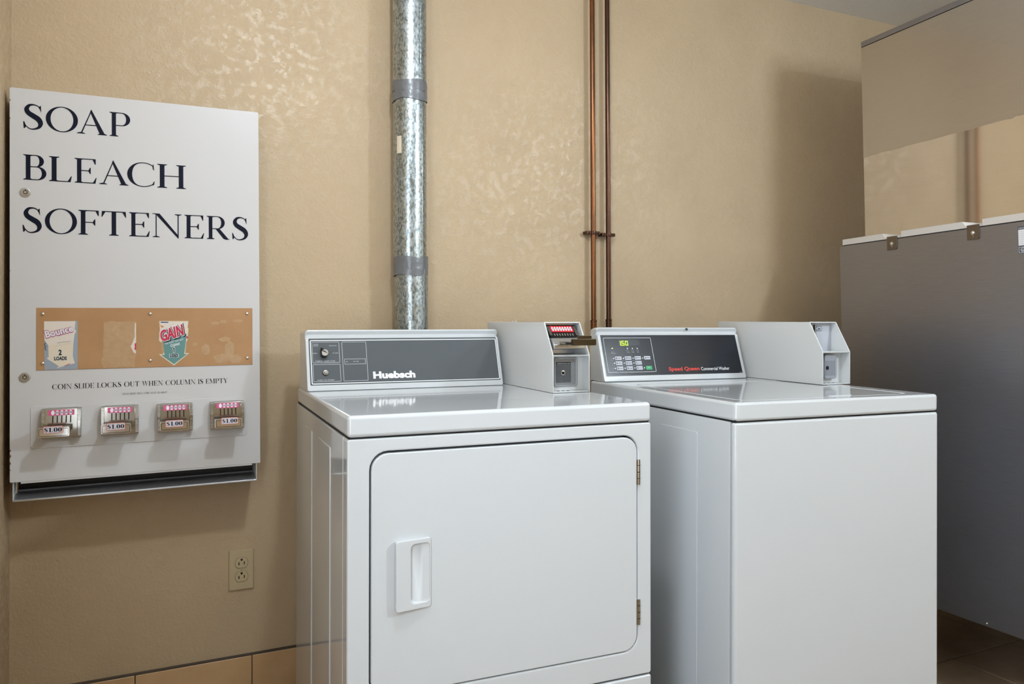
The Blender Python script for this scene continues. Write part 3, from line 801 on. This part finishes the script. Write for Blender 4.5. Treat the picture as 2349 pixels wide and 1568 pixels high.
for a_, b_ in ((.447, .612), (.188, .345)):
    MB().box(-.0020, .002, a_, b_, -.86, -.087).build('side_emboss', WHITE, dry, T=Z0, bevel=.0018, seg=2)
for fx in (.05, W - .05):
    for fy in (.07, DD - .05): MB().lathe((fx, fy, 0), 'z', [(.018, .004), (.018, .010), (.008, .012), (.008, .03)], 16).build('foot', BLACK, dry)
CA = R(18.307)
con, pan, TA = console(dry, .0040, .5476, .5534, .0012, .16704, CA, .705, (.0082, .5368, .0152, .1414), PANEL)
def P(parent, name, m, shapes, T, y=.0006):
    mb = MB()
    for s_ in shapes: mb.ring(*s_, y, y - .0003)
    return mb.build(name, m, parent, T=T, smooth=False)
P(pan, 'white_line', WINK, [outline(.0114, .5360, .0178, .1375, .004, .0022)], TA)
P(pan, 'frame_lines', GINK, [outline(.0160, .0872, .0751, .1325, .002, .0011), outline(.0160, .0875, .0240, .0714, .002, .0011), outline(.0940, .1594, .0242, .1323, .002, .0011), outline(.0989, .1552, .0701, .0849, .0005, .0010)], TA)
for s_, x, z, h, wd in (('FABRIC SELECTOR', .0235, .0780, .0036, .0510), ('PUSH TO START', .0268, .0268, .0036, .0435), ('PERM', .0205, .1248, .0026, .0115), ('PRESS', .0198, .1205, .0026, .0128), ('DELICATE', .0610, .1205, .0026, .0190), ('NORMAL', .0150, .1002, .0026, .0150), ('NO HEAT', .0690, .1002, .0026, .0155), ('IN USE', .1225, .0762, .0026, .0140)):
    text(s_, 'panel_word', GINK, pan, x, z, h, wd, y=.0003, T=TA, bold=.01)
MB().box(.1040, .1068, -.0002, .0008, .0762, .0780).build('indicator', GINK, pan, T=TA)
text('Huebsch', 'maker_lettering', WINK, pan, .1730, .0300, .0182, .1160, y=.0003, T=TA, bold=.050, label='bold white maker lettering')
# knob
KT = TA @ Tr(.0462, 0, .0985)
def tear(r, tip):
    p = []
    for i in range(22):
        a = R(-160 + 300 * i / 21 + 10); p.append((r * math.cos(a), r * math.sin(a)))
    p.append((-tip * .55, tip)); return p
kn = MB().prism(tear(.0098, .0150), 'y', .001, -.0150, T=KT); kn = kn.build('knob', BLACK, con, bevel=.0008, seg=1)
MB().prism(tear(.0088, .0138), 'y', -.0150, -.0166, T=KT).build('knob_cap', CHROME, con, bevel=.0004, seg=1)
MB().lathe((.0480, .001, .0480), 'y', [(.0078, 0), (.0074, -.003), (.0056, -.0042)], 24, T=TA).build('button_ring', BLACK, con)
MB().lathe((.0480, -.003, .0480), 'y', [(.0068, 0), (.0066, -.001), (.0048, -.0012), (.0046, -.005), (.0038, -.0062), (.0004, -.0064)], 20, T=TA).build('start_button', CHROME, con)
# dryer coin box
bx0, bx1 = .5677, .6735
cbx = coinbox(dry, bx0, bx1, .2721, .0959, .1792, .0545, .733)
mb = MB()   # mechanism housing behind the opening
mb.box(bx0 + .003, bx1 - .003, .352, .372, .097, .176)
mb.build('mechanism_plate', SATIN, cbx, T=Z0)
hs = MB().prism([(.300, .140), (.352, .139), (.352, .172), (.333, .172)], 'x', bx0 + .008, bx1 - .014); hs.build('coin_head', mat('black_metal', '#141416', .3, .4), cbx, T=Z0, bevel=.001, seg=1)
aa = math.atan2(.033, .032); FH = Z0 @ Tr(bx0 + .008, .300, .140) @ Matrix.Rotation(-aa, 4, 'X')
flat('red_label', COIN_RED, rrect(.0085, .0730, .0190, .0410, .0015, 2), -.0002, cbx, T=FH, th=.0010)
ov = MB()
for i in range(8): ov.poly(ell(.0145 + i * .0075, .0300, .0029, .0078, 14), -.0015)
ov.build('label_ovals', OVAL, cbx, T=FH, smooth=False)
ov = MB()
for i in range(8): ov.box(.0145 + i * .0075 - .0013, .0145 + i * .0075 + .0013, -.0018, -.0015, .0285, .0315)
ov.build('oval_print', INK, cbx, T=FH, smooth=False)
rb = MB()
for i in range(8):
    for xa in (.0005, .0752): rb.box(xa, xa + .007, -.0015, .001, .008 + i * .0042, .0098 + i * .0042)
rb.build('ribs', SATIN, cbx, T=FH)
ov = MB()
for i in range(8): ov.box(.0145 + i * .0075 - .0022, .0145 + i * .0075 + .0010, -.0008, .001, .006, .014)
ov.build('coin_slots', SATIN, cbx, T=FH)
# slide tray and chromed pusher pointing out of the box
sc_ = (bx0 + bx1) / 2
MB().prism([(.355, .128), (.288, .110), (.276, .112), (.276, .1225), (.290, .139), (.355, .139)], 'x', bx0 + .006, bx1 - .010).build('slide_bed', SATIN, cbx, T=Z0, bevel=.001, seg=1)
MB().box(sc_ - .030, sc_ + .032, .205, .300, .1235, .1300).build('coin_slide', BRONZE, cbx, T=Z0, bevel=.001, seg=1)
g = MB().prism(rrect(sc_ - .0325, sc_ + .0335, .1222, .1385, .002, 2), 'y', .203, .213); g.build('pusher', BRONZE, cbx, T=Z0, bevel=.0014, seg=2)
MB().prism(rrect(sc_ - .0165, sc_ + .0210, .1300, .1470, .0025, 2), 'y', .204, .211).build('pusher_tab', BRONZE, cbx, T=Z0, bevel=.0014, seg=2)
# vault door in the lower opening
MB().box(bx0 + .003, bx1 - .003, .306, .312, .004, .093).build('vault_wall', WHITE2, cbx, T=Z0)
MB().ring(rrect(.5865, .6525, .0140, .0885, .006), rrect(.5905, .6485, .0180, .0845, .004), .306, .3010).build('vault_frame', mat('grey_metal_frame', '#A9ADB3', .3, .6), cbx, T=Z0, bevel=.0012, seg=1)
vd = MB().box(.5905, .6485, .3035, .306, .0180, .0845).build('vault_door', mat('grey_metal_door', '#8E939A', .35, .7), cbx, T=Z0)
gr = MB()
for i in range(13): gr.box(.5915 + i * .0034, .5932 + i * .0034, .3028, .3036, .0240, .0690)
for i in range(14): gr.box(.5912, .6345, .3026, .3036, .0245 + i * .0033, .0256 + i * .0033)
gr.build('grid_relief', mat('dark_grid', '#55595E', .4, .5), cbx, T=Z0)
flat('maker_plate', BLACK, [(.5912, .0700), (.6335, .0700), (.6335, .0765), (.5912, .0765)], .3030, cbx, T=Z0, th=.0006)
text('GREENWALD IND', 'maker_words', GINK, cbx, .5930, .0715, .0030, .0385, y=.3018, T=Z0, bold=.01)
MB().lathe((.6105, .3028, .0490), 'y', [(.0062, 0), (.0060, -.002), (.0040, -.0026)], 20, T=Z0).build('lock_ring', SATIN, cbx)
MB().cyl((.6105, .0490), 'y', .0042, .3005, .2996, 18, T=Z0).build('lock_hole', DARK, cbx)
hl = MB()
for xx in (.592, .606, .620): hl.cyl((xx, .292), 'z', .0046, .0034, .0040, 14)
hl.build('floor_holes', DARK, cbx, T=Z0)
for o_ in (-.005, .0, .006): pass
bt = MB().cyl((.604, .62), 'z', .0022, .179, .1835, 8); bt.cyl((.612, .62), 'z', .0022, .179, .1835, 8); bt.build('top_bolts', STEEL, cbx, T=Z0)

# ---- washer
W2, D2, T2 = .6493, .70, .0434
was = thing('washing_machine', 'white top-loading coin washing machine with black control panel between dryer and metal ice bin', 'washer', machine_matrix(1.2124, 1.3946, .9078 + .0, -.0419, .0072, .0062) @ Tr(0, 0, 0))
ftop = MB().ring([(p[0], p[1]) for p in rrect(0, W2, 0, D2, .012)], [(p[0], p[1]) for p in rrect(.052, W2 - .060, .040, .520, .03)], 0, -.0434)
# ring() makes an x-z plate; turn it flat
ftop.build('worktop', WHITE, was, T=Z0 @ Matrix(((1, 0, 0, 0), (0, 0, 1, 0), (0, 1, 0, 0), (0, 0, 0, 1))), bevel=.0075, seg=4)
lidm = MB().prism([(p[0], p[1]) for p in rrect(.0545, W2 - .0625, .0425, .5175, .028)], 'z', -.030, -.0006)
lidm.build('lid', WHITE, was, T=Z0, bevel=.003, seg=3)
MB().box(.03, W2 - .03, .02, .54, -.043, -.031).build('gap_liner', mat('light_liner', '#9A9C9E', .6), was, T=Z0)
MB().prism(rrect(.33, .40, .047, .058, .004, 3), 'z', -.001, .0022).build('lid_grip', WHITE, was, T=Z0, bevel=.0012, seg=2)
MB().box(.003, W2 - .003, .006, D2 + .01, -.0468, -.040).build('gap_liner', DARK, was, T=Z0)
MB().box(.0, W2 + .001, .0215, D2 + .012, -.880, -.0460).build('cabinet', WHITE, was, T=Z0, bevel=.002, seg=2)
MB().box(.0, W2 + .001, .002, .0200, -.880, -.0460).build('front_panel', WHITE, was, T=Z0, bevel=.0075, seg=4)
MB().prism([(p[0], p[1]) for p in rrect(.144, .312, -.86, -.085, .008)], 'x', -.0014, .002).build('side_emboss', WHITE, was, T=Z0, bevel=.0012, seg=2)
for fx in (.05, W2 - .05):
    for fy in (.07, D2 - .05): MB().lathe((fx, fy, 0), 'z', [(.018, .0085), (.018, .0145), (.008, .0165), (.008, .036)], 16).build('foot', BLACK, was)
CB = R(18.745)
con2, pan2, TB = console(was, .0076, .5393, .6203, .0017, .17432, CB, .70 + .012, (.0110, .5210, .0175, .1475), PANELW)
P(pan2, 'white_line', WINK, [outline(.0190, .1902, .0280, .1393, .003, .0010)], TB)
dsp = flat('display_window', WINDOW, rrect(.0695, .1465, .1133, .1330, .001, 2), .0008, pan2, T=TB, th=.0005)
def seg7(s_, x, z, w_, h_, t_, gap):
    SEG = {'1': 'bc', '5': 'afgcd', '0': 'abcdef'}; mb = MB()
    for ch in s_:
        if ch == '.':
            mb.poly([(x - gap * .75, z), (x - gap * .75 + t_, z), (x - gap * .75 + t_, z + t_), (x - gap * .75, z + t_)], 0); continue
        c_ = SEG[ch]; g_ = t_ * .15
        if ch == '1':
            mb.poly([(x, z), (x + t_ * 1.1, z), (x + t_ * 1.1, z + h_), (x, z + h_)], 0); x += t_ + gap; continue
        if 'a' in c_: mb.poly([(x, z + h_ - t_), (x + w_, z + h_ - t_), (x + w_, z + h_), (x, z + h_)], 0)
        if 'd' in c_: mb.poly([(x, z), (x + w_, z), (x + w_, z + t_), (x, z + t_)], 0)
        if 'g' in c_: mb.poly([(x, z + h_ / 2 - t_ / 2), (x + w_, z + h_ / 2 - t_ / 2), (x + w_, z + h_ / 2 + t_ / 2), (x, z + h_ / 2 + t_ / 2)], 0)
        if 'f' in c_: mb.poly([(x, z + h_ / 2 + g_), (x + t_, z + h_ / 2 + g_), (x + t_, z + h_), (x, z + h_)], 0)
        if 'e' in c_: mb.poly([(x, z), (x + t_, z), (x + t_, z + h_ / 2 - g_), (x, z + h_ / 2 - g_)], 0)
        if 'b' in c_: mb.poly([(x + w_ - t_, z + h_ / 2 + g_), (x + w_, z + h_ / 2 + g_), (x + w_, z + h_), (x + w_ - t_, z + h_)], 0)
        if 'c' in c_: mb.poly([(x + w_ - t_, z), (x + w_, z), (x + w_, z + h_ / 2 - g_), (x + w_ - t_, z + h_ / 2 - g_)], 0)
        x += w_ + gap
    return mb
dg = seg7('1.50', .0765, .1138, .0095, .0150, .0021, .0034)
dg.build('display_digits', LED, pan2, T=TB @ Tr(0, .0000, 0), smooth=False, nofix=True, label='glowing yellow green digits 1.50')
ld = MB()
for x, z in ((.0997, .1045), (.1176, .1043), (.1353, .1042), (.0451, .0726), (.0794, .0726), (.1142, .0726), (.1491, .0726), (.0454, .0575), (.0797, .0572), (.1144, .0571), (.0454, .0412), (.0799, .0411), (.1146, .0414), (.1494, .0412)):
    ld.cyl((x, z), 'y', .0019, .0008, .0001, 12)
ld.build('indicator_dots', LEDOFF, pan2, T=TB, smooth=False)
MB().cyl((.0457, .1050), 'y', .0020, .0008, .0001, 12).build('indicator_lit', mat('lit_dot', '#D8F0A0', .4, emit='#D8F890', estr=1.0), pan2, T=TB)
rows = [(.0680, .0787, [(.0498, .0728, 'LIGHT'), (.0847, .1077, 'MEDIUM'), (.1195, .1425, 'HEAVY'), (.1542, .1768, 'EXTRA')]),
        (.0519, .0630, [(.0500, .0728, 'NORMAL'), (.0847, .1077, 'PERM'), (.1197, .1425, 'DELICATE')]),
        (.0354, .0467, [(.0504, .0730, 'HOT'), (.0854, .1077, 'WARM'), (.1204, .1427, 'COLD')])]
for z0_, z1_, bs in rows:
    for a_, b_, wd in bs:
        kb = flat('key', KEY, rrect(a_, b_, z0_, z1_, .0015, 3), .0008, pan2, T=TB, th=.0009)
        text(wd, 'key_word', INKB, pan2, a_ + .0078, z0_ + .0040, .0030, b_ - a_ - .0100, y=-.0004, T=TB, bold=.01)
        MB().prism([(a_ + .0030, z0_ + .0032), (a_ + .0055, z0_ + .0028), (a_ + .0062, z0_ + .0060), (a_ + .0045, z1_ - .0022), (a_ + .0028, z1_ - .0032), (a_ + .0040, z0_ + .0058)], 'y', -.0002, -.0004).build('key_icon', INKB, pan2, T=TB, smooth=False)
flat('start_key', GREEN, rrect(.1552, .1768, .0348, .0470, .0015, 3), .0008, pan2, T=TB, th=.0009, label='green start key')
text('START', 'key_word', WINK, pan2, .1605, .0412, .0020, .0100, y=-.0004, T=TB)
ln_ = MB(); ln_.box(.0330, .1415, .0003, .0008, .0648, .0652); ln_.box(.0340, .1430, .0003, .0008, .0488, .0492); ln_.build('divider_lines', GINK, pan2, T=TB)
for s_, x, z, wd in (('Soil', .0345, .0712, .0065), ('Cycle', .0335, .0560, .0078), ('Temp', .0340, .0402, .0078), ('INSERT', .0398, .0918, .0115), ('COINS OPEN', .0365, .0875, .0185), ('WASH', .0965, .0912, .0090), ('RINSE', .1130, .0912, .0095), ('SPIN', .1318, .0912, .0080)):
    text(s_, 'panel_word', GINK, pan2, x, z, .0022, wd, y=.0004, T=TB, bold=.01)
ic = MB()
for x in (.0992, .1172, .1352): ic.ring(*outline(x - .0040, x + .0040, .0965, .0998, .0008, .0004, 2), .0008, .0005)
ic.build('panel_icons', GINK, pan2, T=TB, smooth=False)
text('Speed Queen', 'maker_lettering', RED, pan2, .2375, .0301, .0118, .1165, y=.0003, T=TB, bold=.024, label='bold red maker lettering')
text('Commercial Washer', 'maker_lettering', WINK, pan2, .3600, .0290, .0113, .1110, y=.0003, T=TB, bold=.002, label='thin white lettering Commercial Washer')
text('804452', 'maker_lettering', GINK, pan2, .5095, .0185, .0018, .0090, y=.0003, T=TB)
random.seed(11)
dk = MB()
for i in range(26):
    x, z = random.uniform(.012, .15), random.choice([random.uniform(.138, .147), random.uniform(.09, .147), random.uniform(.018, .030)])
    dk.poly(blob(x, z, random.uniform(.0005, .0013), random.uniform(.0005, .0012), 8), .0002)
dk.build('wear_specks', BLACK, pan2, T=TB, smooth=False)
MB().lathe((.3300, .0, .1655), 'y', [(.0046, -.0045), (.0040, -.006)], 18, T=TB).build('screw_plug', BLACK, con2)

cx0, cx1 = .5720, .6794
cbw = coinbox(was, cx0, cx1, .3221, .0979, .1856, .0547, .812)
MB().box(cx0 + .003, cx1 - .003, .395, .398, .098, .183).build('chute_wall', mat('pale_grey_paint', '#B4B7BF', .35), cbw, T=Z0)
MB().box(cx0 + .030, cx0 + .0335, .388, .396, .1450, .178).build('coin_slot', DARK, cbw, T=Z0)
MB().ring(*outline(cx0 + .024, cx0 + .040, .138, .181, .002, .004, 3), .396, .390).build('slot_plate', SATIN, cbw, T=Z0)
for x_ in (cx0 + .0420,):
    hexp = [(x_ + .0000, .1655), (x_ + .0055, .1730), (x_ + .0215, .1730), (x_ + .0270, .1655), (x_ + .0215, .1580), (x_ + .0055, .1580)]
    flat('price_hexagon', INK, hexp, .3948, cbw, T=Z0, th=.0004)
    flat('price_field', KEY, [(x_ + .0135 + (p[0] - x_ - .0135) * .88, .1655 + (p[1] - .1655) * .84) for p in hexp], .3944, cbw, T=Z0, th=.0004)
    text('25c', 'price', INKB, cbw, x_ + .0135, .1625, .0058, .0125, y=.3935, T=Z0, bold=.02, center=True)
MB().box(cx0 + .003, cx1 - .003, .3555, .3615, .004, .0945).build('vault_wall', WHITE2, cbw, T=Z0)
vd = MB().prism(rrect(.5980, .6450, .0165, .0890, .009), 'y', .3400, .3560).build('vault_door', mat('pale_vault', '#A6AAB2', .3, .3), cbw, T=Z0, bevel=.0025, seg=2)
rb = MB()
for i in range(7): rb.box(.6010 + i * .0055, .6030 + i * .0055, .3392, .3402, .0260, .0700)
rb.build('ribs', mat('vault_ribs', '#888C94', .3, .3), cbw, T=Z0)
MB().cyl((.6065, .0490), 'y', .0058, .3402, .3385, 18, T=Z0).build('lock_hole', DARK, cbw)
hl = MB()
for xx in (.600, .618, .634): hl.cyl((xx, .345), 'z', .0038, .0034, .0040, 14)
hl.build('floor_holes', DARK, cbw, T=Z0)
bt = MB().cyl((.604, .70), 'z', .0022, .185, .1895, 8); bt.cyl((.612, .70), 'z', .0022, .185, .1895, 8); bt.build('top_bolts', STEEL, cbw, T=Z0)

# ================================================================== ICE MACHINE
kf = .865
MF = Tr(2.6056 * kf, 2.3376 * kf, CZ * (1 - kf)) @ Matrix.Rotation(-.037, 4, 'Z') @ Matrix.Rotation(-.0153, 4, 'X') @ Matrix.Diagonal((kf, kf, kf, 1))
bn = thing('ice_storage_bin', 'large brushed stainless ice bin with white rim standing right of the washer', 'ice bin', MF)
FZ0, FZ1, YN = .0441, 1.4059, -.95
MB().box(0, .86, YN, 0, FZ0, FZ1).build('bin_body', BRUSH, bn, bevel=.003, seg=2)
rim = MB()
ztop, zlow = 1.4335, 1.4170
pr = [(-.012, FZ1 + .003), (-.012, ztop), (-.212, ztop), (-.224, zlow + .0005), (-.296, zlow - .002), (-.2965, FZ1 + .003)]
rim.prism(pr, 'x', .004, .80)
pr = [(-.2975, FZ1 + .003), (-.2975, ztop), (-.552, ztop), (-.566, zlow), (-.625, zlow - .001), (-.6255, FZ1 + .003)]
rim.prism(pr, 'x', .004, .80)
pr = [(-.6265, FZ1 + .003), (-.6265, ztop), (YN + .01, ztop), (YN + .01, FZ1 + .003)]
rim.prism(pr, 'x', .004, .80)
rim.build('rim', CREAM, bn, bevel=.001, seg=1, label='off-white plastic rim with notches')
MB().box(.006, .80, YN + .01, -.012, FZ1 - .001, FZ1 + .0035).build('gap_liner', DARK, bn)
for ya, yb_ in ((-.2856, -.2395), (-.6202, -.5742)):
    cl = MB().prism([(ya, FZ1 + .0110), (ya, 1.3710), (ya + .006, 1.3650), (yb_, 1.3650), (yb_, FZ1 + .0110)], 'x', -.0030, -.0002).build('clip', mat('clip_steel', '#7A7064', .35, .9) if ya > -.5 else bpy.data.materials['clip_steel'], bn, bevel=.0004, seg=1)
    yc = (ya + yb_) / 2 - .0; 
    MB().lathe((-.003, yc, 1.3885), 'x', [(.0072, 0), (.0070, -.002), (.0050, -.0022)], 20).build('washer_ring', STEEL, cl)
    MB().lathe((-.005, yc, 1.3885), 'x', [(.0050, 0), (.0050, -.004), (.0036, -.005)], 6).build('screw_head', STEEL, cl)
    MB().box(-.0034, -.0028, yc - .0010, yc + .0006, 1.3745, 1.3800).build('clip_slot', STEEL, cl)
MB().lathe((0, -.6109, .0560), 'x', [(.0042, 0), (.0040, -.002), (.0022, -.0038), (.0004, -.0042)], 16).build('screw', STEEL, bn)
lb = MB().box(-.0008, .001, -.86, -.7525, 1.3010, 1.3900).build('data_plate', mat('plate_slate', '#4A505A', .35), bn)
MB().box(-.0012, .001, -.855, -.7540, 1.3270, 1.3790).build('plate_field', OVAL, lb)
RT = Matrix(((0, 1, 0, 0), (-1, 0, 0, 0), (0, 0, 1, 0), (0, 0, 0, 1)))    # x-z plate onto a plane facing -x, reading towards the viewer's right
# local +x (text) -> -y, local -y (towards the viewer) -> -x
TL = Matrix(((0, 1, 0, 0), (-1, 0, 0, 0), (0, 0, 1, 0), (0, 0, 0, 1)))
text('MODEL SERIAL', 'plate_words', OVAL, lb, .7555, 1.3818, .0045, .070, y=-.0010, T=TL)
for i in range(7): text('VOLTS 115 HZ 60 PH 1', 'plate_words', GINK, lb, .7560, 1.3720 - i * .0068, .0032, .085, y=-.0014, T=TL)
P(lb, 'plate_symbol', OVAL, [outline(.7545, .7800, 1.3035, 1.3225, .001, .0010), (ell(.7680, 1.3130, .0070, .0070, 18), ell(.7680, 1.3130, .0058, .0058, 18))], TL, y=-.0009)
text('UL', 'plate_symbol', OVAL, lb, .7680, 1.3095, .0062, .0070, y=-.0012, T=TL, bold=.02, center=True)
lg = -CZ * (1 - kf) / kf
for fx in (.06, .80):
    for fy in (YN + .07, -.07):
        MB().lathe((fx, fy, 0), 'z', [(.030, lg), (.030, lg + .006), (.020, lg + .02), (.020, lg + .10), (.027, lg + .11), (.027, FZ0)], 20).build('leg', SATIN, bn)
# ice maker on top of the bin
GX = .1072
im = thing('ice_maker', 'tall stainless ice maker cabinet stacked on the ice bin, reaching near the ceiling', 'ice maker', MF)
MB().box(GX, .80, YN + .01, -.034, 1.4337, 2.2430).build('cabinet', BRUSHU, im, bevel=.002, seg=2)
MB().box(GX + .001, .799, YN + .011, -.035, 2.2425, 2.2455).build('seam', DARK, im)
MB().box(GX - .001, .801, YN + .009, -.033, 2.2450, 2.2680).build('top_panel', BRUSH, im, bevel=.003, seg=2)
random.seed(3)
fe = [(-.0350, 1.7790)]
yy = -.06
while yy > YN + .02:
    tear_ = max(0, (-yy - .60)) * .10
    fe.append((yy, 1.7795 + .0008 * math.sin(40 * yy) + (random.uniform(-.002, .004) + tear_ * .2 if yy < -.60 else 0))); yy -= .012
fe += [(YN + .012, 1.7850), (YN + .012, 2.2420), (-.0350, 2.2420)]
MB().prism(fe, 'x', GX - .0006, GX + .0005).build('protective_film', FILM, im, smooth=False, label='dull film left on the upper part of the side panel')
